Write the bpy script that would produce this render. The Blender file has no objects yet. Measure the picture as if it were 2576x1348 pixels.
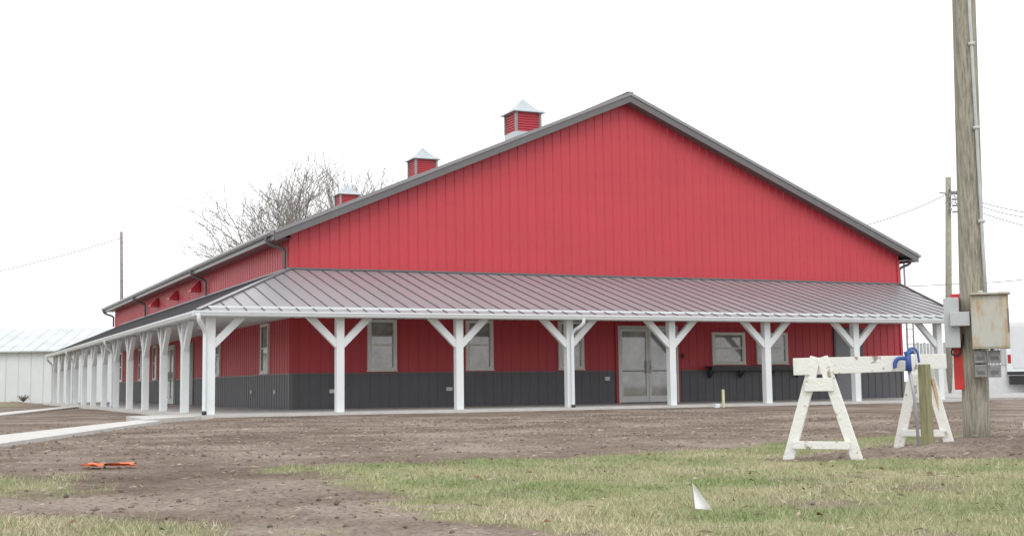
import bpy, math, random
import numpy as np
from mathutils import Vector, Matrix
random.seed(7); rng=np.random.default_rng(7)
scn=bpy.context.scene
COL=scn.collection

# ------------------------------------------------------------------ helpers
def empty(name,loc=(0,0,0)):
    o=bpy.data.objects.new(name,None); o.location=loc; COL.objects.link(o); return o
def mk(name,v,f,mat,parent=None,smooth=False):
    m=bpy.data.meshes.new(name); m.from_pydata([tuple(map(float,p)) for p in v],[],f); m.update()
    o=bpy.data.objects.new(name,m); COL.objects.link(o)
    if mat: m.materials.append(mat)
    if parent: o.parent=parent
    if smooth:
        for p in m.polygons: p.use_smooth=True
    return o
class MB:
    def __init__(s): s.v=[]; s.f=[]
    def add(s,v,f):
        b=len(s.v); s.v+= [tuple(p) for p in v]; s.f+=[tuple(i+b for i in q) for q in f]
    def box(s,x0,x1,y0,y1,z0,z1):
        s.add([(x0,y0,z0),(x1,y0,z0),(x1,y1,z0),(x0,y1,z0),(x0,y0,z1),(x1,y0,z1),(x1,y1,z1),(x0,y1,z1)],
              [(0,3,2,1),(4,5,6,7),(0,1,5,4),(1,2,6,5),(2,3,7,6),(3,0,4,7)])
    def bar(s,p0,p1,w,h,side=None):
        p0=Vector(p0);p1=Vector(p1);d=(p1-p0).normalized()
        sd=Vector(side) if side else d.cross(Vector((0,0,1)))
        if sd.length<1e-4: sd=Vector((1,0,0))
        sd=(sd-d*sd.dot(d)).normalized(); up=sd.cross(d).normalized()
        v=[]
        for p in (p0,p1):
            for a,b in ((-1,-1),(1,-1),(1,1),(-1,1)): v.append(p+sd*a*w/2+up*b*h/2)
        s.add(v,[(0,1,2,3),(7,6,5,4),(0,4,5,1),(1,5,6,2),(2,6,7,3),(3,7,4,0)])
    def tube(s,pts,r,n=8,r1=None,cap=True):
        pts=[Vector(p) for p in pts]; N=len(pts); v=[];prev=None
        for i,p in enumerate(pts):
            d=(pts[min(i+1,N-1)]-pts[max(i-1,0)]).normalized()
            if prev is None:
                a=d.cross(Vector((0,0,1)))
                if a.length<1e-3: a=d.cross(Vector((1,0,0)))
            else: a=prev-d*prev.dot(d)
            a.normalize(); prev=a; b=d.cross(a)
            rr=r if r1 is None else r+(r1-r)*i/(N-1)
            for k in range(n):
                t=2*math.pi*k/n; v.append(p+a*math.cos(t)*rr+b*math.sin(t)*rr)
        f=[]
        for i in range(N-1):
            for k in range(n): f.append((i*n+k,i*n+(k+1)%n,(i+1)*n+(k+1)%n,(i+1)*n+k))
        if cap: f.append(tuple(range(n-1,-1,-1))); f.append(tuple((N-1)*n+k for k in range(n)))
        s.add(v,f)
    def make(s,name,mat,parent=None,smooth=False,bevel=0):
        o=mk(name,s.v,s.f,mat,parent,smooth)
        if bevel:
            b=o.modifiers.new('b','BEVEL'); b.width=bevel; b.segments=2; b.limit_method='ANGLE'
        return o
def mat(name,col,rough=.6,metal=0.,var=.12,scale=4.,bump=0.,bscale=60.,col2=None,stretch=(1,1,1),spec=.5,thr=(.35,.7)):
    m=bpy.data.materials.new(name); m.use_nodes=True; nt=m.node_tree; N=nt.nodes; L=nt.links
    b=N['Principled BSDF']; b.inputs['Roughness'].default_value=rough; b.inputs['Metallic'].default_value=metal
    b.inputs['Specular IOR Level'].default_value=spec
    g=N.new('ShaderNodeNewGeometry'); mp=N.new('ShaderNodeMapping'); mp.inputs['Scale'].default_value=stretch
    L.new(g.outputs['Position'],mp.inputs['Vector'])
    n=N.new('ShaderNodeTexNoise'); n.inputs['Scale'].default_value=scale; n.inputs['Detail'].default_value=6; n.inputs['Roughness'].default_value=.65
    L.new(mp.outputs['Vector'],n.inputs['Vector'])
    r=N.new('ShaderNodeValToRGB'); c2=col2 or tuple(max(0,c*(1-var*2)) for c in col)
    r.color_ramp.elements[0].position=thr[0]; r.color_ramp.elements[1].position=thr[1]
    r.color_ramp.elements[0].color=(*c2,1); r.color_ramp.elements[1].color=(*(tuple(c*(1+var*.3) for c in col) if not col2 else col),1)
    L.new(n.outputs['Fac'],r.inputs['Fac']); L.new(r.outputs['Color'],b.inputs['Base Color'])
    if bump:
        n2=N.new('ShaderNodeTexNoise'); n2.inputs['Scale'].default_value=bscale; n2.inputs['Detail'].default_value=5
        L.new(mp.outputs['Vector'],n2.inputs['Vector'])
        bp=N.new('ShaderNodeBump'); bp.inputs['Strength'].default_value=bump; bp.inputs['Distance'].default_value=.02
        L.new(n2.outputs['Fac'],bp.inputs['Height']); L.new(bp.outputs['Normal'],b.inputs['Normal'])
    return m
# noise
_T=rng.random((256,256))
def vn(x,y):
    xi=np.floor(x).astype(int); yi=np.floor(y).astype(int); fx=x-xi; fy=y-yi
    fx=fx*fx*(3-2*fx); fy=fy*fy*(3-2*fy)
    g=lambda a,b:_T[a%256,b%256]
    return (g(xi,yi)*(1-fx)+g(xi+1,yi)*fx)*(1-fy)+(g(xi,yi+1)*(1-fx)+g(xi+1,yi+1)*fx)*fy
def fbm(x,y,o=4,sc=1.):
    t=0;a=.5;s=sc
    for k in range(o): t=t+a*(vn(x*s+17.3*k,y*s+9.1*k)); a*=.5; s*=2.03
    return t
def sdist(px,py,poly):
    P=np.array(poly,float); n=len(P); d=np.full(px.shape,1e9); ins=np.zeros(px.shape,bool)
    for i in range(n):
        a=P[i]; b=P[(i+1)%n]; e=b-a
        t=np.clip(((px-a[0])*e[0]+(py-a[1])*e[1])/(e@e),0,1)
        d=np.minimum(d,np.hypot(px-a[0]-t*e[0],py-a[1]-t*e[1]))
        c=((a[1]>py)!=(b[1]>py)); 
        with np.errstate(divide='ignore',invalid='ignore'):
            xx=(b[0]-a[0])*(py-a[1])/((b[1]-a[1]) if b[1]!=a[1] else 1e-9)+a[0]
        ins^= c&(px<xx)
    return np.where(ins,d,-d)

# ------------------------------------------------------------------ materials
RED=mat('red_panel',(.53,.044,.062),.45,var=.05,scale=.6,spec=.5)
GREY=mat('charcoal_panel',(.12,.12,.133),.45,var=.06,scale=.8)
TRIM=mat('charcoal_trim',(.14,.135,.14),.35,var=.05)
TRIML=mat('roof_edge_trim',(.26,.255,.26),.3,var=.05)
ROOF=mat('roof_metal',(.30,.288,.305),.36,var=.05,scale=.5,spec=.6)
SEAM=mat('roof_seam',(.075,.072,.078),.5,var=.05)
WHITE=mat('white_paint',(.76,.80,.81),.5,var=.03,scale=2)
GUT=mat('gutter_white',(.74,.79,.81),.35,var=.03)
SOFF=mat('soffit_white',(.76,.79,.80),.5,var=.03)
WTRIM=mat('window_trim',(.82,.81,.78),.5,var=.03)
ALU=mat('aluminium',(.72,.73,.72),.4,metal=.1,var=.04)
CONC=mat('concrete',(.60,.585,.56),.85,var=.07,scale=3,bump=.2)
DOORG=mat('grey_door_paint',(.24,.245,.26),.4,var=.03)
BLACK=mat('black_plastic',(.02,.02,.022),.5)
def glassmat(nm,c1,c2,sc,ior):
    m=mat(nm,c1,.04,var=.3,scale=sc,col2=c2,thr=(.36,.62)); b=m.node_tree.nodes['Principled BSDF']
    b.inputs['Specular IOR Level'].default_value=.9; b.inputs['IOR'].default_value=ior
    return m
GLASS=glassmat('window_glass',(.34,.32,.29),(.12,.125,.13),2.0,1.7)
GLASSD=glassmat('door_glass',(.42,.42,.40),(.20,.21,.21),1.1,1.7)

# ------------------------------------------------------------------ building
W,L=22.25,37.26; HP=4.02; HW=1.02
XR=W/2; ZR=10.0; ZE=5.08; OE=.55; OH=.4
slope=(ZR-ZE)/(XR+OE)
def ztop(x): return ZR-abs(x-XR)*slope-.16
B=empty('red_pole_barn')
def corr(lo,hi,per=.305,rh=.016):
    out=[];t=lo
    while t<hi-1e-6:
        for a,o in ((0,0),(per-.065,0),(per-.050,rh),(per-.025,rh),(per-.010,0)):
            if t+a<=hi: out.append((t+a,o))
        t+=per
    out.append((hi,0)); return out
def wallstrip(name,axis,lo,hi,zb,zt,m,base=0.):
    pr=corr(lo,hi); 
    if axis=='f' and callable(zt):
        ex=[]
        for i in range(len(pr)-1):
            ex.append(pr[i])
            if pr[i][0]<XR<pr[i+1][0]: ex.append((XR,pr[i][1]))
        ex.append(pr[-1]); pr=ex
    v=[];f=[]
    for i,(t,o) in enumerate(pr):
        z=zt(t) if callable(zt) else zt
        if axis=='f': v+=[(t,-o-base,zb),(t,-o-base,z)]
        else: v+=[(-o-base,t,zb),(-o-base,t,z)]
        if i: f.append((2*i-2,2*i,2*i+1,2*i-1))
    mk(name,v,f,m,B)
wallstrip('front_wall','f',.0,W,HW,ztop,RED)
wallstrip('front_wainscot','f',.0,W,0,HW,GREY)
wallstrip('side_wall','s',0,L,HW,ZE-.05,RED)
wallstrip('side_wainscot','s',0,L,0,HW,GREY)
mk('back_and_right_walls',[(W,0,0),(W,L,0),(W,L,ztop(W)),(W,0,ztop(W)),(0,L,0),(0,L,ztop(0)),(XR,L,ztop(XR))],[(0,1,2,3),(1,4,5,6,2)],RED,B)
b=MB(); b.box(-.03,.09,-.034,-.022,HW,4.9); b.box(-.034,-.022,-.03,.09,HW,4.9); b.box(W-.09,W+.012,-.034,-.022,HW,4.9); b.make('corner_trim',RED,B)
b=MB(); b.box(-.03,.09,-.034,-.022,0,HW-.02); b.box(-.034,-.022,-.03,.09,0,HW-.02); b.box(-.02,W,-.036,-.021,HW-.02,HW+.012); b.box(-.036,-.021,-.02,L,HW-.02,HW+.012);b.box(W-.09,W+.012,-.034,-.022,0,HW-.02); b.make('wainscot_trim',TRIM,B)
b=MB()
for z in np.arange(4.3,9.6,.61):
    x=.25
    while x<W:
        if z<ztop(x)-.1: b.box(x-.009,x+.009,-.027,-.015,z-.009,z+.009)
        x+=.305
b.make('panel_screws',mat('screw_red',(.38,.03,.045),.5),B)
# main roof
def roofside(sg):
    b=MB(); xe=XR+sg*(XR+OE); y0,y1=-OH,L+OH; t=.1
    v=[(XR,y0,ZR-t),(XR,y1,ZR-t),(xe,y1,ZE-t),(xe,y0,ZE-t),(XR,y0,ZR),(XR,y1,ZR),(xe,y1,ZE),(xe,y0,ZE)]
    b.add(v,[(0,1,2,3),(4,7,6,5),(0,3,7,4),(1,5,6,2),(3,2,6,7)])
    n=int((y1-y0)/.305)
    for i in range(1,n):
        y=y0+i*.305; b.bar((XR,y,ZR+.008),(xe,y,ZE+.008),.03,.02)
    b.make('roof_slope',ROOF,B)
    b=MB(); d=.30
    for yy in (y0-.03,y1+.005):
        v=[]
        for y in (yy,yy+.025):
            v+=[(XR,y,ZR-.07),(xe,y,ZE-.07),(xe,y,ZE-d),(XR,y,ZR-d)]
        b.add(v,[(0,1,2,3),(7,6,5,4),(0,4,5,1),(3,2,6,7),(1,5,6,2)])
    b.make('rake_fascia',TRIM,B)
    b=MB()
    v=[]
    for y in (y0-.06,y0+.12): v+=[(XR,y,ZR+.02),(xe,y,ZE+.02),(xe,y,ZE-.085),(XR,y,ZR-.085)]
    b.add(v,[(0,1,2,3),(7,6,5,4),(0,4,5,1),(3,2,6,7),(1,5,6,2)]); b.make('rake_trim',TRIML,B)
    mk('rake_soffit',[(XR,y0,ZR-d+.03),(xe,y0,ZE-d+.03),(xe,.0,ZE-d+.03),(XR,.0,ZR-d+.03)],[(0,1,2,3)],TRIM,B)
    xi=0 if sg<0 else W
    mk('eave_soffit',[(xe,y0,ZE-.2),(xe,y1,ZE-.2),(xi,y1,ZE-.2),(xi,y0,ZE-.2)],[(0,1,2,3)],TRIM,B)
    b=MB(); b.box(min(xe,xe+sg*.03),max(xe,xe+sg*.03),y0,y1,ZE-.26,ZE-.03); b.make('eave_fascia',TRIM,B)
    b=MB()
    x0=xe+sg*.032; x1=xe+sg*.15
    b.add([(x0,y0,ZE-.01),(x1,y0,ZE-.01),(x1,y0,ZE-.07),(xe+sg*.11,y0,ZE-.13),(x0,y0,ZE-.13),(x0,y1,ZE-.01),(x1,y1,ZE-.01),(x1,y1,ZE-.07),(xe+sg*.11,y1,ZE-.13),(x0,y1,ZE-.13)],
      [(0,1,2,3,4),(9,8,7,6,5),(1,6,7,2),(2,7,8,3),(3,8,9,4),(0,5,6,1)])
    b.make('eave_gutter',TRIML,B)
roofside(-1); roofside(1)
b=MB(); b.bar((XR,-OH-.05,ZR+.015),(XR,L+OH,ZR+.015),.2,.04); b.make('ridge_cap',TRIM,B)
def arc(pts,n=6):
    P=[Vector(p) for p in pts]
    for _ in range(2):
        Q=[P[0]]
        for i in range(len(P)-1): Q+= [P[i]*.75+P[i+1]*.25, P[i]*.25+P[i+1]*.75]
        Q.append(P[-1]); P=Q
    return P
b=MB()
for y in (.25,11.8,26.1,37.1):
    b.tube(arc([(-.64,y,4.97),(-.64,y,4.78),(-.1,y,4.62),(-.1,y,4.48),(-.1,y,4.05)]),.05,8)
b.tube(arc([(W+.64,.1,4.97),(W+.64,.1,4.78),(W+.1,.1,4.62),(W+.1,.1,4.4),(W+.1,.1,3.0)]),.05,8)
b.make('upper_downspouts',TRIM,B,True)
b=MB()
for y in (13.4,18.1,22.9):
    x=-.03; w=.3
    b.add([(x,y-w,4.3),(x,y+w,4.3),(x,y+.08,4.72),(x,y-.08,4.72),(x-.36,y-w,4.3),(x-.36,y+w,4.3),(x-.36,y+w,4.36),(x-.36,y-w,4.36)],
     [(0,1,5,4),(4,5,6,7),(3,2,1,0),(7,6,2,3),(4,7,3,0),(5,1,2,6)])
b.make('vent_hoods',RED,B)
GALV=mat('galvanised',(.50,.55,.58),.35,metal=.5,var=.08)
def cupola(y):
    b=MB(); s=.5; b.box(XR-s-.03,XR+s+.03,y-s-.03,y+s+.03,9.5,10.16); b.make('cupola_base',GALV if y<10 else TRIML,B)
    b=MB(); b.box(XR-s+.05,XR+s-.05,y-s+.05,y+s-.05,10.16,10.92); 
    k=10.2
    while k<10.86:
        b.bar((XR-s+.02,y-s+.03,k),(XR+s-.02,y-s+.03,k),.05,.05); b.bar((XR-s+.02,y+s-.03,k),(XR+s-.02,y+s-.03,k),.05,.05)
        b.bar((XR-s+.03,y-s+.02,k),(XR-s+.03,y+s-.02,k),.05,.05); b.bar((XR+s-.03,y-s+.02,k),(XR+s-.03,y+s-.02,k),.05,.05)
        k+=.095
    b.make('cupola_louvres',RED,B)
    b=MB()
    for sx in (-1,1):
        for sy in (-1,1): b.box(XR+sx*s-.045,XR+sx*s+.045,y+sy*s-.045,y+sy*s+.045,10.162,10.92)
    b.make('cupola_corner_posts',TRIML,B)
    prof=[(.66,10.90),(.655,10.94),(.42,11.08),(.22,11.28),(.04,11.50)]
    v=[];f=[]
    for r,z in prof: v+=[(XR-r,y-r,z),(XR+r,y-r,z),(XR+r,y+r,z),(XR-r,y+r,z)]
    for i in range(len(prof)-1):
        for k in range(4): f.append((4*i+k,4*i+(k+1)%4,4*i+4+(k+1)%4,4*i+4+k))
    f.append((3,2,1,0)); f.append((16,17,18,19)); mk('cupola_roof',v,f,GALV,B)
for y in (7.9,18.9,30.6): cupola(y)

# ---- porch
EX,EY,ZP=3.7,5.7,2.46; PR=20.0; PL=34.8
def zf(y): return ZP+(HP-ZP)*(y+EY)/EY
def zl(x): return ZP+(HP-ZP)*(x+EX)/EX
b=MB()
b.add([(-EX,-EY,ZP),(PR,-EY,ZP),(W,-.021,HP),(0,0,HP),(-EX,PL,ZP),(0,PL,HP)],[(0,1,2,3),(0,3,5,4)])
b.make('porch_roof',ROOF,B)
b=MB(); x=-EX+.3
while x<W-.1:
    yt=-.03 if x>=0 else EY*x/EX; yb=-EY if x<=PR else -EY+(x-PR)*EY/(W-PR)
    if yt-yb>.15: b.bar((x,yb,zf(yb)+.010),(x,yt,zf(yt)+.010),.018,.024)
    x+=.43
y=-EY+.3
while y<PL:
    xt=-.03 if y>=0 else EX*y/EY
    if xt+EX>.15: b.bar((-EX,y,ZP+.010),(xt,y,zl(xt)+.010),.018,.024)
    y+=.43
b.bar((PR,-EY,ZP+.02),(W,0,HP+.02),.08,.05)
b.make('porch_roof_seams',SEAM,B)
b=MB(); b.bar((-EX,-EY,ZP+.03),(0,0,HP+.03),.12,.03); b.make('porch_hip_cap',TRIML,B)
b=MB(); b.bar((-.02,-.05,HP+.02),(W,-.05,HP+.02),.07,.05); b.bar((-.05,-.02,HP+.022),(-.05,PL,HP+.022),.07,.05); b.make('porch_wall_flashing',TRIM,B)
mk('porch_end',[(PR,-EY,ZP-.01),(W,0,HP-.01),(W,0,2.62),(PR,-EY,2.34)],[(0,1,2,3)],SOFF,B)
mk('porch_far_end',[(-EX,PL,ZP-.01),(0,PL,HP-.01),(0,PL,2.62),(-EX,PL,2.34)],[(0,1,2,3)],SOFF,B)
def gutter(p0,p1,out):
    p0=Vector(p0);p1=Vector(p1);o=Vector(out); v=[]
    prof=[(0,0),(.13,0),(.13,-.035),(.12,-.05),(.09,-.12),(0,-.12)]
    for p in (p0,p1):
        for a,h in prof: v.append(p+o*a+Vector((0,0,h)))
    n=len(prof); f=[(i,(i+1)%n,n+(i+1)%n,n+i) for i in range(n)]+[tuple(range(n)),tuple(range(2*n-1,n-1,-1))]
    return v,f
b=MB(); b.add(*gutter((-EX-.13,-EY+.02,ZP-.005),(PR,-EY+.02,ZP-.005),(0,-1,0))); b.add(*gutter((-EX+.02,-EY-.1,ZP-.006),(-EX+.02,PL,ZP-.006),(-1,0,0)))
b.make('porch_gutter',GUT,B)
b=MB(); b.box(-EX+.04,PR,-EY+.03,-EY+.06,2.32,ZP-.02); b.box(-EX+.03,-EX+.05,-EY+.05,PL,2.32,ZP-.02)
b.make('porch_fascia',GUT,B)
b=MB(); zc=2.62
b.add([(-EX+.06,-EY+.06,zc-.2),(PR,-EY+.06,zc-.2),(W,0,zc),(0,0,zc),(-EX+.06,PL,zc-.2),(0,PL,zc)],[(0,3,2,1),(0,4,5,3)])
y=-EY+.2
while y<PL:
    xt=0 if y>0 else EX*y/EY
    b.bar((-EX+.08,y,zc-.205),(xt,y,zc-.005-(0 if y>0 else .2*(-y/EY))),.04,.02); y+=.305
x=-EX+.5
while x<W:
    yb=-EY+.08 if x<PR else -EY+(x-PR)*EY/(W-PR)
    yt=0 if x>0 else EY*x/EX
    b.bar((x,yb,zc-.205+.2*(yb+EY)/EY),(x,yt,zc-.005-(0 if x>0 else .2*(-x/EX))),.04,.02); x+=.305
b.make('porch_ceiling',SOFF,B)
S=3.2; S2=3.293; DX=3.32; DY=5.28; HB=2.40
b=MB(); b.box(-DX-.08,PR-.4,-DY-.08,-DY+.08,HB,2.6); b.box(-DX-.083,-DX+.083,-DY+.08,PL-.1,HB-.002,2.6); b.make('porch_beam',WHITE,B)
posts=[(-DX+i*S,-DY) for i in range(8)]; sp=[(-DX,-DY+i*S2) for i in range(1,13)]
b=MB(); br=MB()
for x,y in posts+sp: b.box(x-.1,x+.1,y-.1,y+.1,0.0,HB-.003)
def brace(x,y,dx,dy):
    br.bar((x+dx*.06,y+dy*.06,1.66),(x+dx*.80,y+dy*.80,HB-.002+.0),.13,.17,side=(dy,dx,0))
for i,(x,y) in enumerate(posts):
    if i>0: brace(x,y,-1,0)
    if i<7: brace(x,y,1,0)
brace(-DX,-DY,0,1)
for i,(x,y) in enumerate(sp):
    brace(x,y,0,-1)
    if i<11: brace(x,y,0,1)
b.make('porch_posts',WHITE,B,bevel=.008); br.make('porch_braces',WHITE,B,bevel=.006)
b=MB()
b.tube(arc([(-EX-.0,-EY-.06,2.36),(-EX+.0,-EY-.06,2.22),(-DX-.16,-DY-.12,2.0),(-DX-.16,-DY-.12,1.8),(-DX-.16,-DY-.12,.0)]),.05,8)
x=posts[3][0]
b.tube(arc([(x+.22,-EY-.06,2.36),(x+.22,-EY-.06,2.2),(x+.03,-DY-.16,2.02),(x+.03,-DY-.16,1.8),(x+.03,-DY-.16,-.02)]),.05,8)
for k in (4,8,11):
    yy=sp[k][1]
    b.tube(arc([(-EX-.06,yy-.3,2.36),(-EX-.06,yy-.3,2.2),(-DX-.16,yy,1.98),(-DX-.16,yy,1.8),(-DX-.16,yy,.0)]),.05,8)
b.make('porch_downspouts',GUT,B,True)
b=MB(); b.tube([(-DX-.16,-DY-.12,.09),(-DX-.16,-DY-.13,-.02)],.056,8); b.tube([(x+.03,-DY-.16,.07),(x+.03,-DY-.17,-.03)],.056,8); b.make('downspout_boots',BLACK,B,True)
b=MB()
for y in (3.,16.,27.): b.tube([(-1.9,y,2.52),(-1.9,y,2.42)],.16,12); 
b.make('porch_ceiling_lights',mat('lamp_white',(.85,.85,.82),.4),B)

# windows
fr=MB(); gl=MB(); sh=MB()
def window(axis,a0,a1,z0,z1,hung=True):
    t=.095
    def bx(m,p0,p1,q0,q1,d0,d1):
        if axis=='f': m.box(p0,p1,-d1,-d0,q0,q1)
        else: m.box(-d1,-d0,p0,p1,q0,q1)
    bx(fr,a0,a0+t,z0,z1,.0,.07); bx(fr,a1-t,a1,z0,z1,.0,.07); bx(fr,a0+t,a1-t,z1-t,z1,.0,.068); bx(fr,a0+t,a1-t,z0,z0+t*.9,.0,.068); bx(fr,a0-.02,a1+.02,z0-.03,z0-.001,.0,.09)
    for p,q_ in ((a0+t+.004,a0+t+.034),(a1-t-.034,a1-t-.004)): bx(fr,p,q_,z0+.08,z1-t-.002,.0,.048)
    if hung: zm=(z0+z1)/2; bx(fr,a0+t+.035,a1-t-.035,zm-.028,zm+.028,.0,.050)
    bx(gl,a0+t,a1-t,z0+.05,z1-.05,.0,.03)
    for p in (a0+t+.001,a1-t-.038): bx(sh,p,p+.003,z0+.08,z1-t,.03,.05)
    bx(sh,a0+t+.035,a1-t-.035,z1-t-.012,z1-t-.001,.03,.056)
for a in ((2.31,3.22),(5.43,6.34),(8.56,9.46)): window('f',a[0],a[1],1.09,2.59)
window('f',14.24,15.54,1.22,2.27); window('f',16.0,17.27,1.22,2.27)
for a in ((2.35,3.35),(9.4,10.35),(22.9,23.9),(27.2,28.2),(33.7,34.7)): window('s',a[0],a[1],1.07,2.58)
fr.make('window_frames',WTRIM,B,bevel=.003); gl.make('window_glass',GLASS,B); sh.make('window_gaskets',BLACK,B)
def gdoor(axis,a0,a1,zt):
    f=MB(); g=MB(); h=MB()
    def bx(m,p0,p1,q0,q1,d0,d1):
        if axis=='f': m.box(p0,p1,-d1,-d0,q0,q1)
        else: m.box(-d1,-d0,p0,p1,q0,q1)
    am=(a0+a1)/2
    bx(f,a0,a0+.06,0,zt,0,.09); bx(f,a1-.06,a1,0,zt,0,.09); bx(f,a0+.06,a1-.06,zt-.07,zt,0,.088)
    for p0,p1 in ((a0+.07,am-.006),(am+.006,a1-.07)):
        bx(f,p0,p0+.085,.02,zt-.08,0,.07); bx(f,p1-.085,p1,.02,zt-.08,0,.07)
        bx(f,p0+.085,p1-.085,zt-.18,zt-.08,0,.068); bx(f,p0+.085,p1-.085,.02,.22,0,.068)
        bx(f,p0+.085,p1-.085,1.03,1.065,0,.05)
        bx(g,p0+.085,p1-.085,.22,zt-.18,0,.035)
    bx(h,am-.006,am+.006,.02,zt-.08,.0,.03)
    h.make('entry_door_gap',BLACK,B); h=MB()
    for sx in (-.09,.05): bx(h,am+sx,am+sx+.035,.95,1.35,.07,.13); bx(h,am+sx-.005,am+sx+.04,1.12,1.16,.13,.16)
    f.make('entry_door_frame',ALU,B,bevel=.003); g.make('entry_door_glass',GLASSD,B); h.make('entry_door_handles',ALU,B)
gdoor('f',10.68,12.9,2.46); gdoor('s',18.4,20.5,2.46)
b=MB(); b.box(10.6,10.675,-.06,0,0,2.53); b.box(12.905,12.97,-.06,0,0,2.53); b.box(10.675,12.905,-.058,0,2.465,2.53); b.make('entry_red_casing',RED,B)
b=MB(); b.box(19.3,20.38,-.05,0,0,2.4); b.box(-.05,0,14.4,15.5,0,2.4); b.make('service_door',DOORG,B)
b=MB(); b.box(19.22,19.298,-.065,0,0,2.46); b.box(20.382,20.46,-.065,0,0,2.46); b.box(19.298,20.382,-.064,0,2.402,2.46); b.box(20.22,20.3,-.1,-.051,1.0,1.05); b.make('service_door_frame',GREY,B)
b=MB(); b.box(13.95,17.75,-.45,-.04,1.10,1.15)
for x in (14.1,15.3,16.5,17.6): b.box(x-.03,x+.03,-.4,-.06,1.04,1.099); b.box(x-.03,x+.03,-.1,-.04,.75,1.039); b.bar((x,-.38,1.04),(x,-.08,.78),.05,.04)
b.box(13.95,17.75,-.455,-.42,1.0,1.098)
b.make('serving_shelf',mat('shelf_dark',(.07,.068,.072),.5),B)
b=MB()
for x,z in ((1.25,.5),(4.88,.52)): b.box(x-.09,x+.09,-.07,-.02,z-.05,z+.06)
for y,z in ((4.6,.5),(1.6,.5)): b.box(-.06,-.02,y-.05,y+.05,z-.06,z+.06)
b.box(10.2,10.36,-.06,-.02,.72,.84)
b.make('outlet_covers',WTRIM,B)
b=MB(); b.box(13.06,13.14,-.05,-.02,1.42,1.56); b.make('door_card_reader',BLACK,B)
b=MB(); b.add([(-DX-.3,-DY-.3,0),(20.2,-DY-.3,0),(W+.3,-.2,0),(W+.3,L,0),(-DX-.3,L,0),(-DX-.3,-DY-.3,-.3),(20.2,-DY-.3,-.3),(W+.3,-.2,-.3),(W+.3,L,-.3),(-DX-.3,L,-.3)],
 [(0,1,2,3,4),(0,5,6,1),(1,6,7,2),(2,7,8,3),(3,8,9,4),(4,9,5,0)])
b.make('porch_slab',CONC,B)

# ------------------------------------------------------------------ walkways
def slabpoly(name,pts,zt,zb=-.3,mt=CONC):
    n=len(pts); v=[(x,y,zt) for x,y in pts]+[(x,y,zb) for x,y in pts]
    f=[tuple(range(n))]+[(i,n+i,n+(i+1)%n,(i+1)%n) for i in range(n)]
    a=sum(pts[i][0]*pts[(i+1)%n][1]-pts[(i+1)%n][0]*pts[i][1] for i in range(n))
    if a<0: f=[tuple(reversed(q)) for q in f]
    return mk(name,v,f,mt)
WK1=[(-11.5,-22.9),(-10.6,-24.2),(-4.9,-8.1),(-5.2,-6.9)]
WK2=[(-12.,-12.0),(-11.3,-13.6),(-3.63,20.2),(-3.63,23.4)]
STP=[(-5.2,-8.0),(-3.63,-5.8),(-3.63,-3.0),(-5.1,-4.2)]
slabpoly('concrete_walkway',WK1,-.045)
slabpoly('concrete_walkway',WK2,-.045)
slabpoly('concrete_stoop',STP,.0-.012)

# ------------------------------------------------------------------ ground
G1=[(-6.96,-25.6),(-5.67,-25.5),(-3.92,-25.25),(-.41,-24.5),(1,-23.9),(30,-24.5),(60,-60),(-3,-60),(-6.6,-34),(-6.9,-30.9),(-6.86,-29.6),(-6.9,-28.9),(-6.8,-27.3),(-6.65,-26.2)]
G2=[(-30,-22.6),(-9.0,-24.9),(-8.1,-25.9),(-8.45,-27.0),(-9.1,-27.6),(-30,-26)]
G3=[(-30,-27.2),(-9.2,-28.1),(-8.5,-28.7),(-8.05,-30),(-8.0,-31.5),(-8.6,-60),(-30,-60)]
G4=[(-200,24),(-12,26),(-4.2,30),(-4.2,55),(40,60),(40,300),(-200,300)]
MND=[(-2.75,-26.75),(-2.1,-27.25),(-1.3,-27.5),(-.9,-28.0),(.3,-28.6),(3,-29.5),(9,-28),(7,-24),(1.6,-24.1),(.2,-25.2),(-1.4,-26.1)]
def masks(x,y):
    e=(fbm(x,y,4,1.3)-.47)*1.3+(fbm(x+50,y,3,7.)-.44)*.45
    g=sdist(x,y,G1)+e*.95
    g2=np.maximum(sdist(x,y,G2),sdist(x,y,G3))+e*1.5-.1
    g4=sdist(x,y,G4)
    m=np.maximum(np.clip(g*3+.4,0,1),np.maximum(np.clip(g2*2+.2,0,1)*.7,np.clip(g4*.5,0,1)))
    m=m*(1-.75*np.clip((fbm(x+11,y+40,4,1.8)-.60)*9,0,1))
    mo=sdist(x,y,MND)+e*.5
    m=m*(1-np.clip(mo*4+.3,0,1))
    return m,mo
def height(x,y,m,mo):
    h=-.10+ (fbm(x,y,3,.35)-.45)*.06
    dirt=1-m
    cl=np.clip(fbm(x+9,y+3,4,6.5)-.42,0,1)
    rough=np.clip((fbm(x+30,y-8,2,.5)-.25)*2,.25,1)
    h=h+dirt*(cl*.105*rough+(fbm(x,y,3,24.)-.44)*.024)
    h=h+m*(fbm(x,y,3,3.)-.45)*.04
    h=h+np.clip((mo-.45)*.22,0,.09)
    ds=np.clip(1-np.clip(-DY-.3-y,0,3)/2.0,0,1)*(x>-3.6)*(x<22)
    h=h*(1-ds*.7)+(-.05)*ds*.7
    ins=((x>-3.55)&(x<20.0)&(y>-5.5))
    h=np.where(ins,-.25,h)
    for P in (WK1,WK2,STP):
        d=sdist(x,y,P); h=np.where(d>-.3,np.minimum(h,-.10),h); h=np.where(d>.0,-.16,h)
    return h
def seg(a,b,st): return list(np.arange(a,b-1e-6,st))
xs=seg(-500,-60,40)+seg(-60,-20,4)+seg(-20,-11,.25)+seg(-11,5,.035)+seg(5,9,.12)+seg(9,26,.25)+seg(26,60,3)+seg(60,501,40)
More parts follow.
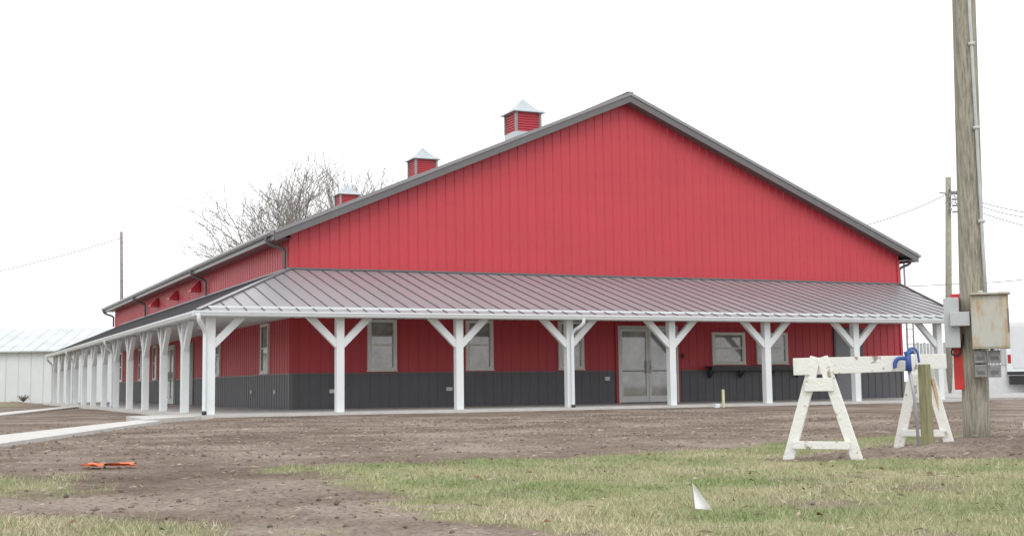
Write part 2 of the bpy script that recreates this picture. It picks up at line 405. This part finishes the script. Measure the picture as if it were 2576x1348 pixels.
ys=seg(-200,-40,20)+seg(-40,-33,.5)+seg(-33,-22,.035)+seg(-22,-15,.08)+seg(-15,-5,.14)+seg(-5,40,1.)+seg(40,100,5)+seg(100,901,50)
X,Y=np.meshgrid(np.array(xs),np.array(ys)); M,MO=masks(X.ravel(),Y.ravel()); H=height(X.ravel(),Y.ravel(),M,MO)
nx,ny=len(xs),len(ys)
co=np.stack([X.ravel(),Y.ravel(),H],1).astype(np.float32)
i=np.arange(nx*ny).reshape(ny,nx); q=np.stack([i[:-1,:-1],i[:-1,1:],i[1:,1:],i[1:,:-1]],-1).reshape(-1,4)
def fastmesh(name,co,q,m,k):
    me=bpy.data.meshes.new(name); me.vertices.add(len(co)); me.vertices.foreach_set('co',co.ravel())
    me.loops.add(q.size); me.loops.foreach_set('vertex_index',q.ravel().astype(np.int32))
    me.polygons.add(len(q)); me.polygons.foreach_set('loop_start',np.arange(0,q.size,k,dtype=np.int32)); 
    me.update(calc_edges=True); me.validate()
    o=bpy.data.objects.new(name,me); COL.objects.link(o); me.materials.append(m); return o
gm=bpy.data.materials.new('ground_soil_and_turf'); gm.use_nodes=True; nt=gm.node_tree; N=nt.nodes; LK=nt.links
bs=N['Principled BSDF']; bs.inputs['Roughness'].default_value=.95; bs.inputs['Specular IOR Level'].default_value=.1
geo=N.new('ShaderNodeNewGeometry')
def noise(sc,det=6,ro=.6):
    n=N.new('ShaderNodeTexNoise'); n.inputs['Scale'].default_value=sc; n.inputs['Detail'].default_value=det; n.inputs['Roughness'].default_value=ro
    LK.new(geo.outputs['Position'],n.inputs['Vector']); return n
def ramp(src,stops):
    r=N.new('ShaderNodeValToRGB'); e=r.color_ramp.elements
    while len(e)<len(stops): e.new(.5)
    for k,(p,c) in enumerate(stops): e[k].position=p; e[k].color=(*c,1)
    LK.new(src,r.inputs['Fac']); return r
def mix(f,a,b,mode='MIX'):
    m=N.new('ShaderNodeMixRGB'); m.blend_type=mode
    if isinstance(f,float): m.inputs[0].default_value=f
    else: LK.new(f,m.inputs[0])
    LK.new(a,m.inputs[1]); LK.new(b,m.inputs[2]); return m
d1=ramp(noise(.45,7,.68).outputs['Fac'],[(.36,(.15,.112,.088)),(.5,(.225,.178,.145)),(.62,(.32,.265,.222))])
d2=ramp(noise(20,8,.72).outputs['Fac'],[(.33,(.50,.47,.45)),(.5,(.95,.95,.95)),(.7,(1.25,1.22,1.2))])
dm=mix(1.0,d1.outputs[0],d2.outputs[0],'MULTIPLY')
g1=ramp(noise(1.1,5).outputs['Fac'],[(.3,(.20,.22,.11)),(.5,(.29,.29,.16)),(.7,(.39,.35,.23))])
g2=ramp(noise(45,6,.7).outputs['Fac'],[(.3,(.5,.5,.45)),(.7,(1.3,1.3,1.25))])
gmx=mix(1.0,g1.outputs[0],g2.outputs[0],'MULTIPLY')
at=N.new('ShaderNodeAttribute'); at.attribute_name='turf'
fm=mix(at.outputs['Fac'],dm.outputs[0],gmx.outputs[0]); LK.new(fm.outputs[0],bs.inputs['Base Color'])
bp=N.new('ShaderNodeBump'); bp.inputs['Strength'].default_value=.6; bp.inputs['Distance'].default_value=.025
LK.new(noise(32,8,.7).outputs['Fac'],bp.inputs['Height']); LK.new(bp.outputs['Normal'],bs.inputs['Normal'])
go=fastmesh('ground',co,q,gm,4)
a=go.data.attributes.new('turf','FLOAT','POINT'); a.data.foreach_set('value',M.astype(np.float32))
# dirt clods
nC=16000
cx=rng.uniform(-10.5,9,nC*3); cy=-33+ (rng.random(nC*3)**1.2)*26
m_,mo_=masks(cx,cy); keep=(m_<.3)&(fbm(cx,cy,3,1.1)+rng.random(nC*3)*.3>.55)
cx,cy=cx[keep][:nC],cy[keep][:nC]; n=len(cx); mm,mo=masks(cx,cy); ch=height(cx,cy,mm,mo)
okk=ch>-.155; cx,cy,ch=cx[okk],cy[okk],ch[okk]; n=len(cx)
r=.004+.022*rng.random(n)**7
base=np.array([(1,0,0),(0,1,0),(-1,0,0),(0,-1,0),(0,0,.8),(0,0,-.8)],float)
jit=1+rng.uniform(-.4,.4,(n,6,3)); V=base[None]*jit*r[:,None,None]; V+=np.stack([cx,cy,ch+r*.2],1)[:,None,:]
F=np.array([(0,1,4),(1,2,4),(2,3,4),(3,0,4),(1,0,5),(2,1,5),(3,2,5),(0,3,5)])
FF=(F[None]+(np.arange(n)*6)[:,None,None]).reshape(-1,3)
fastmesh('dirt_clods',V.reshape(-1,3).astype(np.float32),FF,mat('clod_soil',(.26,.21,.175),.95,var=.3,scale=30,spec=.1),3)
def scraps(name,nS,xr,yr,l0,l1,w0,w1,m,want=None):
    sx=rng.uniform(*xr,nS*2); sy=rng.uniform(*yr,nS*2); m_,mo_=masks(sx,sy); sh_=height(sx,sy,m_,mo_); k=(sh_>-.155)
    if want is not None: k&=(m_>want)
    sx,sy,sh_=sx[k][:nS],sy[k][:nS],sh_[k][:nS]; n=len(sx)
    an=rng.uniform(0,6.28,n); ln=rng.uniform(l0,l1,n); wd=rng.uniform(w0,w1,n)
    dx,dy=np.cos(an)*ln,np.sin(an)*ln; px,py=-np.sin(an)*wd,np.cos(an)*wd
    zz=sh_+.012+(0.02 if want else 0)
    V=np.stack([np.stack([sx-dx,sy-dy,zz],1),np.stack([sx+px*.8,sy+py*.8,zz+rng.uniform(0,.02,n)],1),np.stack([sx+dx,sy+dy,zz+rng.uniform(-.005,.02,n)],1),np.stack([sx-px,sy-py,zz+.004],1)],1)
    fastmesh(name,V.reshape(-1,3).astype(np.float32),np.arange(n*4).reshape(-1,4),m,4)
scraps('straw_debris',5500,(-10,8),(-33,-10),.015,.06,.002,.005,mat('straw',(.52,.45,.34),.8,var=.3,scale=20))
scraps('fallen_leaves',200,(-9,4),(-33,-25),.012,.03,.008,.018,mat('dead_leaf',(.26,.14,.08),.8,var=.3,scale=20),.5)
def grass(n0):
    x=rng.uniform(-11,7,n0); y=-33.5+rng.random(n0)*11.5
    m,mo=masks(x,y); dens=np.clip(fbm(x+3,y+8,3,2.2)*2.1-.3,.22,1)
    k=(rng.random(n0)<m*dens); x,y,m,mo=x[k],y[k],m[k],mo[k]; n=len(x); h=height(x,y,m,mo)
    hh=rng.uniform(.016,.046,n)*(.35+1.3*fbm(x,y,4,2.6)); w=rng.uniform(.0018,.0036,n)
    an=rng.uniform(0,6.28,n); le=rng.uniform(.1,1.4,n)*hh; la=rng.uniform(0,6.28,n)
    c,s=np.cos(an)*w,np.sin(an)*w
    A=np.stack([x-c,y-s,h-.005],1);Bb=np.stack([x+c,y+s,h-.005],1);T=np.stack([x+np.cos(la)*le,y+np.sin(la)*le,h+hh],1)
    V=np.stack([A,Bb,T],1).reshape(-1,3).astype(np.float32)
    dry=np.clip(fbm(x+70,y,4,.9)*2.2-.56+(fbm(x+20,y+33,3,5.)-.44)*1.0+rng.normal(0,.2,n),0,1)[:,None]
    g=np.array([.245,.325,.135])[None]*(rng.uniform(.6,1.25,(n,1))); d=np.array([.62,.56,.39])[None]*rng.uniform(.6,1.15,(n,1))
    c=g*(1-dry)+d*dry; return V,c
V,c=grass(850000)
gb=bpy.data.materials.new('grass_blades'); gb.use_nodes=True; n_=gb.node_tree.nodes; at=n_.new('ShaderNodeAttribute'); at.attribute_name='gcol'
pb=n_['Principled BSDF']; pb.inputs['Roughness'].default_value=.7; pb.inputs['Specular IOR Level'].default_value=.2; gb.node_tree.links.new(at.outputs['Color'],pb.inputs['Base Color'])
o=fastmesh('grass',V,np.arange(len(V)).reshape(-1,3),gb,3)
a=o.data.attributes.new('gcol','FLOAT_COLOR','POINT'); cc=np.repeat(np.concatenate([c,np.ones((len(c),1))],1),3,axis=0).astype(np.float32); a.data.foreach_set('color',cc.ravel())

# ------------------------------------------------------------------ near utility pole
POLEW=mat('pole_wood',(.43,.405,.335),.85,var=.2,scale=3,stretch=(16,16,.5),col2=(.20,.19,.15),bump=.8,bscale=8,thr=(.34,.60))
P=empty('utility_pole')
p0=Vector((.87,-25.81,-.3)); dirp=(Vector((.58,-26.24,4.71))-Vector((.85,-25.84,-.02)))/4.73
b=MB(); pts=[p0+dirp*t for t in np.linspace(0,9.5,20)]; b.tube(pts,.146,20,.10); b.make('pole_shaft',POLEW,P,True)
er=Vector((.72,-.69,0)); ef=Vector((.69,.72,0))
def pc(z): return p0+dirp*(z+.3)
def fbox(m,u0,u1,d0,d1,z0,z1):
    c=pc((z0+z1)/2); c.z=0
    v=[]
    for z in (z0,z1):
        for u,d in ((u0,d0),(u1,d0),(u1,d1),(u0,d1)):
            p=c+er*u+ef*d; v.append((p.x,p.y,z))
    m.add(v,[(0,3,2,1),(4,5,6,7),(0,1,5,4),(1,2,6,5),(2,3,7,6),(3,0,4,7)])
RUST=mat('weathered_box',(.47,.47,.42),.6,var=.2,scale=4,stretch=(3,3,.8),col2=(.42,.31,.19),thr=(.38,.54))
BOXG=mat('box_grey',(.47,.50,.51),.5,var=.06)
b=MB(); fbox(b,-.02,.36,-.34,-.15,.93,1.50); b.make('meter_cabinet',RUST,P,bevel=.008)
b=MB(); fbox(b,-.03,.375,-.36,-.145,1.502,1.525); fbox(b,-.012,.352,-.346,-.341,.95,1.48); fbox(b,.05,.11,-.14,.0,1.53,1.56);b.make('cabinet_lid',RUST,P,bevel=.004)
b=MB(); fbox(b,.345,.358,-.352,-.347,1.1,1.35); fbox(b,.15,.19,-.352,-.347,.955,.99); b.make('cabinet_latch',TRIM,P)
b=MB(); fbox(b,-.30,-.14,-.2,-.06,.95,1.49); fbox(b,-.235,-.035,-.29,-.2,1.18,1.33); b.make('disconnect_box',BOXG,P,bevel=.006)
b=MB(); fbox(b,-.22,-.12,-.05,.0,.50,1.54); b.make('red_marker_board',mat('red_plastic',(.60,.035,.03),.5),P,bevel=.004)
OUTL=mat('outlet_cover_clear',(.33,.33,.33),.25,var=.25,scale=14)
b=MB()
for u in (.0,.14):
    for z in (.63,.78): fbox(b,u,u+.125,-.26,-.13,z,z+.135)
b.make('outlet_boxes',OUTL,P,bevel=.008)
b=MB()
for u in (.0,.14):
    for z in (.63,.78): fbox(b,u+.02,u+.105,-.264,-.261,z+.03,z+.07)
b.make('outlet_faces',mat('outlet_dark',(.16,.16,.16),.4),P)
b=MB()
for u in (.05,.18): 
    c=pc(.95); q0=c+er*u+ef*(-.18); b.tube([(q0.x,q0.y,.90),(q0.x,q0.y,.96)],.018,8)
pts=[]
for z in np.linspace(1.52,9.,16):
    c=pc(z); q0=c+er*(.135-(z-1.52)*.026 if z<4.7 else .052)+ef*(-.12); pts.append((q0.x,q0.y,z))
b.tube(pts,.018,8)
for z in (2.3,3.3,4.2):
    c=pc(z); uu=.135-(z-1.52)*.026; q0=c+er*uu+ef*(-.125); b.tube([q0+er*-.035,q0+er*.035],.022,8)
b.make('conduit',mat('pvc_conduit',(.60,.63,.63),.5),P,True)
b=MB(); c=pc(.9); c.z=0
def fp(u,d,z): 
    q=c+er*u+ef*d; return (q.x,q.y,z)
b.tube(arc([fp(-.22,-.12,.95),fp(-.24,-.13,.88),fp(-.16,-.14,.86),fp(-.12,-.12,.95),fp(-.10,-.12,1.1)]),.01,6); b.make('cable_loop',BLACK,P,True)

# ------------------------------------------------------------------ barricade
OLDW=mat('old_white_paint',(.78,.78,.75),.75,var=.1,scale=5,col2=(.30,.25,.19),thr=(.34,.41),stretch=(1.5,1.5,1.5),bump=.4,bscale=25)
S_=empty('sawhorse_barricade')
e0=Vector((-2.38,-27.0,.745)); e1=Vector((-.05,-26.38,.79)); bd=(e1-e0).normalized()
em=e0.lerp(e1,.77)
b=MB(); b.bar(e0,em,.045,.155); b.make('crossbeam',OLDW,S_,bevel=.004)
b=MB(); b.bar(em+bd*.012+Vector((0,0,.01)),e1+Vector((0,0,.01)),.045,.15); b.make('crossbeam_end_board',OLDW,S_,bevel=.004)
pd=Vector((-.6,.8,0)); nd_=Vector((.8,.6,0))
def aframe(cb,zt,w,zb,nm,pd=pd,nd_=nd_):
    b=MB()
    top=Vector((cb.x,cb.y,zt))
    for sg in (-1,1):
        foot=Vector((cb.x,cb.y,zb))+pd*w*sg
        b.bar(foot,top+pd*.03*sg+nd_*.004*sg,.04,.10,side=tuple(nd_))
    z=zb+.17*(zt-zb)
    b.bar(Vector((cb.x,cb.y,z))+pd*w*.80-nd_*.042,Vector((cb.x,cb.y,z))-pd*w*.80-nd_*.042,.03,.07,side=tuple(nd_))
    z=zb+.74*(zt-zb)
    b.bar(Vector((cb.x,cb.y,z))+pd*w*.40-nd_*.042,Vector((cb.x,cb.y,z))-pd*w*.40-nd_*.042,.03,.12,side=tuple(nd_))
    b.make(nm,OLDW,S_,bevel=.004)
aframe(Vector((-2.13,-27.03,0)),.83,.325,-.13,'leg_frame')
aframe(Vector((-.24,-26.24,0)),.86,.26,-.09,'leg_frame')
b=MB(); q0=Vector((-.08,-26.40,-.08)); b.bar(q0,(-.2,-26.36,.62),.02,.03); b.make('pine_stake',mat('fresh_pine',(.60,.42,.26),.8),S_)

Hh=empty('yard_hydrant')
BLUE=mat('hydrant_blue',(.04,.10,.36),.4); GP=mat('galv_pipe',(.42,.45,.48),.45,metal=.3)
hx,hy=-.82,-26.72
b=MB(); b.tube([(-.71,-26.70,-.2),(-.75,-26.71,.4),(hx,hy,.76)],.015,10); b.make('riser_pipe',GP,Hh,True)
b=MB(); b.tube([(hx,hy,.70),(hx,hy,.78),(hx,hy,.88)],.032,12,.026); 
b.tube(arc([(hx,hy,.82),(hx-.08,hy+.05,.83),(hx-.11,hy+.07,.78),(hx-.11,hy+.07,.73)]),.02,10)
b.tube(arc([(hx,hy,.88),(hx+.02,hy-.01,.93),(hx+.07,hy-.05,.91),(hx+.08,hy-.06,.78)]),.011,8)
b.tube([(hx-.03,hy+.02,.865),(hx+.04,hy-.03,.89)],.024,10); b.make('hydrant_head',BLUE,Hh,True)
b=MB(); b.bar((-.57,-26.66,-.25),(-.60,-26.69,.765),.09,.09,side=tuple(bd)); b.make('wooden_post',mat('treated_wood',(.33,.32,.18),.85,var=.2,scale=6,stretch=(8,8,.8),bump=.5,bscale=10),None,bevel=.006)

FLAG=mat('flag_white',(.82,.82,.82),.5,var=.03); WIRE=mat('thin_wire',(.25,.25,.25),.5)
def flag(x,y,z,s,rot,name='marker_flag'):
    F_=empty(name); u=Vector((math.cos(rot),math.sin(rot),0)); n=Vector((-u.y,u.x,0)); o=Vector((x,y,z)); v=[];f=[];k=5
    for i_ in range(k+1):
        for j in range(k+1):
            a=i_/k; c_=j/k
            p=o+u*(a*s*.95*(1-.85*c_)+c_*s*-.18)+n*(.12*s*math.sin(a*3.5+c_*1.5)+.25*s*c_)+Vector((0,0,s*(c_*1.3-a*.08)))
            v.append(p)
    for i_ in range(k):
        for j in range(k): f.append((i_*(k+1)+j,(i_+1)*(k+1)+j,(i_+1)*(k+1)+j+1,i_*(k+1)+j+1))
    mk('flag_sheet',v,f,FLAG,F_,True)
    b=MB(); b.tube([o+Vector((0,0,-.1)),o+u*(-.18*s)+n*.25*s+Vector((0,0,s*1.32))],.0015,5); b.make('flag_wire',WIRE,F_)
flag(-5.72,-30.57,-.08,.105,-.7); flag(2.1,-25.3,-.03,.12,-.8)
b=MB(); b.box(10.6,10.67,-6.1,-6.06,-.2,.42); b.make('survey_stake',mat('stake_yellow',(.66,.66,.40),.7))
b=MB(); b.box(10.3,10.45,-6.2,-6.1,-.08,.03); b.make('white_pipe_cap',WHITE,bevel=.01)
nu,nv=34,12
tx=[];ty=[];tz=[]
for i_ in range(nu+1):
    for j in range(nv+1):
        a=i_/nu; c_=j/nv
        wv=.5+.5*math.sin(a*13+c_*5+2*math.sin(a*5)); wd=.36*(.6+.4*math.sin(a*7+.8))*(1-.5*abs(a-.5))
        tx.append(-8.05+(a-.5)*.42+.03*math.sin(c_*6+a*9)); ty.append(-24.4+(c_-.5)*wd-(a-.5)*.19); tz.append(.010+wv*.024+.006*random.random())
tx,ty=np.array(tx),np.array(ty); m_,mo_=masks(tx,ty); tz=np.array(tz)+height(tx,ty,m_,mo_).mean()+.012
f=[]
for i_ in range(nu):
    for j in range(nv): f.append((i_*(nv+1)+j,(i_+1)*(nv+1)+j,(i_+1)*(nv+1)+j+1,i_*(nv+1)+j+1))
mk('orange_tarp',list(zip(tx,ty,tz)),f,mat('tarp_orange',(.80,.15,.04),.5,var=.1,scale=9,col2=(.22,.05,.03),thr=(.36,.44)),None)

# ------------------------------------------------------------------ background
SHW=mat('shed_white',(.68,.71,.74),.6,var=.03,scale=1); SHR=mat('shed_roof',(.62,.66,.68),.5,var=.1,scale=.8)
Sh=empty('white_shed')
A=Vector((3.1,62.0,0)); d=(Vector((-4.4,65.2,0))-A).normalized(); nrm=Vector((-d.y,d.x,0)); 
if nrm.y<0: nrm=-nrm
def sp_(a,c,z): q=A+d*a+nrm*c; return (q.x,q.y,z)
LL=40
b=MB(); b.add([sp_(0,0,-.3),sp_(LL,0,-.3),sp_(LL,0,3.6),sp_(0,0,3.6),sp_(0,12,-.3),sp_(0,12,3.6),sp_(LL,12,-.3),sp_(LL,12,3.6),sp_(0,6,5.4),sp_(LL,6,5.4)],[(0,1,2,3),(0,3,8,5,4),(1,6,7,9,2),(4,5,7,6)])
a=.5
while a<LL: b.bar(sp_(a,-.02,-.1),sp_(a,-.02,3.58),.05,.05); a+=.9
b.make('shed_walls',SHW,Sh)
b=MB(); b.add([sp_(-.3,-.4,3.52),sp_(LL+.3,-.4,3.52),sp_(LL+.3,6,5.45),sp_(-.3,6,5.45),sp_(LL+.3,12.4,3.52),sp_(-.3,12.4,3.52)],[(0,1,2,3),(3,2,4,5)])
b.bar(sp_(-.3,-.4,3.5),sp_(LL+.3,-.4,3.5),.08,.1)
a=.2
while a<LL: b.bar(sp_(a,-.4,3.54),sp_(a,6,5.46),.04,.03); a+=.9
b.make('shed_roof',SHR,Sh)
PW2=mat('far_pole_wood',(.36,.32,.34),.9,var=.1); WR=mat('cable_dark',(.14,.14,.15),.6)
U=empty('utility_pole'); b=MB(); b.tube([(2.4,51.5,-.3),(2.02,50.54,10.86)],.13,10,.10); b.make('pole_shaft',PW2,U,True)
b=MB()
for z in np.arange(7,10.8,.35): b.tube([(2.15-.02*(z-7),50.75-.08*(z-7)+.0,z),(2.15,50.55,z)],.03,5)
b.make('pole_steps',PW2,U)
def wire(m,p,q,sag,r=.018,n=14):
    p=Vector(p);q=Vector(q); m.tube([p.lerp(q,t)+Vector((0,0,-4*sag*t*(1-t))) for t in np.linspace(0,1,n)],r,5)
b=MB(); wire(b,(2.02,50.54,10.45),(-22,60,6.2),1.0,.02); b.make('overhead_wire',WR,U)
U=empty('utility_pole'); b=MB(); b.tube([(34.9,11.5,-.3),(34.6,10.55,10.17)],.17,12,.13); b.make('pole_shaft',POLEW,U,True)
b=MB()
for z in (9.55,9.2,8.9,8.6): b.tube([(34.62,10.5,z),(34.45,10.3,z)],.05,8); b.tube([(34.7,10.5,z-.1),(34.9,10.3,z-.1)],.05,8)
b.bar((34.2,10.75,9.42),(35.0,10.45,9.36),.06,.06); b.make('insulators',TRIML,U)
b=MB()
wire(b,(34.5,10.6,9.35),(27,14,7.5),.55); wire(b,(34.7,10.5,9.5),(41,7.8,8.4),.5); wire(b,(34.7,10.5,9.3),(41,7.8,8.1),.5); wire(b,(34.7,10.5,9.0),(41,7.8,7.2),.3)
wire(b,(29,13.4,5.15),(34.7,11,5.1),.1); wire(b,(34.7,11,5.1),(41,8.3,5.75),.15)
wire(b,(34.55,10.45,9.6),(34.2,10.5,8.9),.25,.014); wire(b,(34.55,10.45,9.2),(34.3,10.4,8.3),.2,.014); wire(b,(34.75,10.4,9.5),(35.,10.4,8.8),.25,.014)
b.make('overhead_wires',WR,U)
b=MB(); b.tube([(32.75,11.75,-.3),(32.75,11.75,6.3)],.05,8); b.tube([(33.05,11.65,-.3),(33.05,11.65,3.6)],.04,8)
for z in np.arange(.2,3.5,.35): b.tube([(32.75,11.75,z),(33.05,11.65,z)],.02,6)
b.make('antenna_mast',TRIML)
fd=(Vector((38,9.5,0))-Vector((33,11.6,0))).normalized()
FE=empty('corrugated_fence'); b=MB()
for k in range(60):
    q=Vector((33.3,11.9,0))+fd*k*.16; b.bar((q.x,q.y,1.3),(q.x,q.y,2.35+.03*(k%2)),.13,.03,side=tuple(fd))
b.make('fence_top_panels',mat('fence_grey',(.42,.44,.44),.7,var=.1),FE)
b=MB(); q=Vector((33.3,12.0,0)); q2=q+fd*9.6; b.bar((q.x,q.y,.55),(q2.x,q2.y,.55),.04,1.5); b.make('fence_lower_panels',mat('fence_light',(.60,.62,.62),.7,var=.05),FE)
T=empty('box_truck')
TC=Vector((37.3,10.2,.12)); tr=Vector((.72,-.69,0)); tf=Vector((.69,.72,0))
def tb(m,u0,u1,d0,d1,z0,z1):
    v=[]
    for z in (z0,z1):
        for u,d_ in ((u0,d0),(u1,d0),(u1,d1),(u0,d1)):
            p=TC+tr*u+tf*d_; v.append((p.x,p.y,z))
    m.add(v,[(0,3,2,1),(4,5,6,7),(0,1,5,4),(1,2,6,5),(2,3,7,6),(3,0,4,7)])
b=MB(); tb(b,0,2.4,0,6,.75,3.3); b.make('cargo_body',WHITE,T,bevel=.05)
b=MB(); tb(b,.1,2.3,-.12,0,.35,.74); tb(b,.2,2.2,0,6,.4,.745); tb(b,.02,2.38,-.012,-.002,.8,.95); b.make('rear_bumper',BLACK,T)
b=MB(); tb(b,.08,.22,-.03,-.002,1.35,1.75); tb(b,2.18,2.32,-.03,-.002,1.35,1.75); b.make('tail_lights',mat('tail_light_red',(.45,.01,.02),.3),T)
b=MB(); tb(b,.28,1.15,-.02,-.002,1.1,3.1); tb(b,1.25,2.12,-.02,-.002,1.1,3.1); b.make('rear_doors',mat('door_pale',(.66,.70,.72),.5,var=.03),T,bevel=.01)
b=MB()
for u in (.3,2.1):
    for dd in (1.2,4.6):
        c=TC+tr*u+tf*dd; b.tube([c+tr*-.14+Vector((0,0,.25)),c+tr*.14+Vector((0,0,.25))],.45,20)
b.make('wheels',BLACK,T,True)
b=MB(); tb(b,.1,2.3,6.1,7.8,.6,2.3); b.make('cab',WHITE,T,bevel=.15)
slabpoly('gravel_lot',[(22.9,-2),(60,-18),(75,10),(23,30)],-.03,-.3,mat('gravel_pale',(.50,.49,.47),.9,var=.15,scale=8,bump=.4))

# ------------------------------------------------------------------ tree
def tree(name,base,H,spread,seed):
    rd=random.Random(seed); b=MB(); leaf=MB(); T=empty(name)
    def grow(p,d,ln,r,lv):
        n=3; pts=[p]; 
        for i_ in range(n):
            d=(d+Vector((rd.uniform(-1,1),rd.uniform(-1,1),rd.uniform(-.5,.6)))*.17).normalized(); p=p+d*ln/n; pts.append(p)
        b.tube(pts,max(r,.013),5 if lv<3 else 3,max(r*.6,.010),cap=False)
        if lv>=6:
            if rd.random()<.8:
                q=pts[rd.randint(1,n)]+Vector((rd.uniform(-.08,.08),rd.uniform(-.08,.08),rd.uniform(-.08,.08)))
                s=rd.uniform(.05,.10); a=Vector((rd.uniform(-1,1),rd.uniform(-1,1),rd.uniform(-1,1)))*s; c=Vector((rd.uniform(-1,1),rd.uniform(-1,1),rd.uniform(-1,1)))*s
                leaf.add([q,q+a,q+c],[(0,1,2)])
            return
        k=4 if lv==2 or lv==3 else 3
        for j in range(k):
            t=pts[-1] if j<2 else pts[rd.randint(1,n-1)]
            ax=Vector((rd.uniform(-1,1),rd.uniform(-1,1),rd.uniform(-.4,.6))).normalized()
            nd=(d*(1.0 if j==0 else .75)+ax*(.42 if j==0 else .68)+Vector((0,0,.08))).normalized()
            grow(t,nd,ln*rd.uniform(.68,.84),r*(.62 if j==0 else .5),lv+1)
    base=Vector(base)
    b.tube([base,base+Vector((0,0,H*.3))],.38,10,.30)
    for k in range(8):
        a=k*6.283/8+rd.uniform(-.3,.3); t=spread*(.35 if k%2 else .95)
        grow(base+Vector((0,0,H*.28+rd.uniform(-.3,.5))),Vector((math.cos(a)*t,math.sin(a)*t,1)).normalized(),H*.198,.17,1)
    b.make('branches',mat('bark_grey',(.32,.30,.275),.9,var=.15),T); leaf.make('leaves',mat('sparse_leaves',(.34,.32,.22),.8,var=.3),T)
    return len(b.f)
nf=tree('bare_tree',(13.6,45.9,0),17.4,.85,11)
DS=empty('dry_shrub'); b=MB()
for k in range(60):
    a=random.uniform(0,6.28); q=Vector((-3.0,61.0,-.1)); b.tube([q,q+Vector((math.cos(a)*random.uniform(.1,.5),math.sin(a)*.4,random.uniform(.2,.5)))],.015,3)
b.make('twigs',mat('shrub_twigs',(.2,.15,.12),.9),DS)

# ------------------------------------------------------------------ light & camera
w=bpy.data.worlds.new('World'); scn.world=w; w.use_nodes=True; N=w.node_tree.nodes; LK=w.node_tree.links
bg=N['Background']; sky=N.new('ShaderNodeTexSky'); sky.sky_type='NISHITA'; sky.sun_disc=False
sky.sun_elevation=math.radians(46); sky.sun_rotation=math.radians(205)
mu=N.new('ShaderNodeMixRGB'); mu.blend_type='MULTIPLY'; mu.inputs[0].default_value=1; mu.inputs[2].default_value=(.1,.1,.1,1); LK.new(sky.outputs[0],mu.inputs[1])
mx=N.new('ShaderNodeMixRGB'); mx.inputs[0].default_value=.94; mx.inputs[2].default_value=(1.44,1.45,1.47,1); LK.new(mu.outputs[0],mx.inputs[1]); LK.new(mx.outputs[0],bg.inputs[0]); bg.inputs[1].default_value=1.0
sl=bpy.data.lights.new('sun','SUN'); sl.energy=1.0; sl.angle=math.radians(35); sl.color=(1,.98,.95); so=bpy.data.objects.new('sun',sl); COL.objects.link(so)
sd=Vector((-.35,-.75,.85)); so.rotation_euler=sd.to_track_quat('Z','Y').to_euler()
cam=bpy.data.cameras.new('camera'); co_=bpy.data.objects.new('camera',cam); COL.objects.link(co_)
yaw,pitch,roll=.4251,.1003,-.0128
f=Vector((math.sin(yaw)*math.cos(pitch),math.cos(yaw)*math.cos(pitch),math.sin(pitch))); r_=Vector((math.cos(yaw),-math.sin(yaw),0)); u=r_.cross(f)
c_,s_=math.cos(roll),math.sin(roll); R_=r_*c_+u*s_; U_=-r_*s_+u*c_
mt=Matrix((R_,U_,-f)).transposed().to_4x4(); mt.translation=Vector((-9.6431,-36.8265,.6102)); co_.matrix_world=mt
cam.sensor_width=36; cam.lens=36*3286.42/2576; cam.shift_y=-(674-637.84)/2576; cam.clip_start=.05; cam.clip_end=3000
scn.camera=co_
scn.view_settings.view_transform='Standard'; scn.view_settings.look='None'; scn.view_settings.exposure=0
print('tree faces',nf)
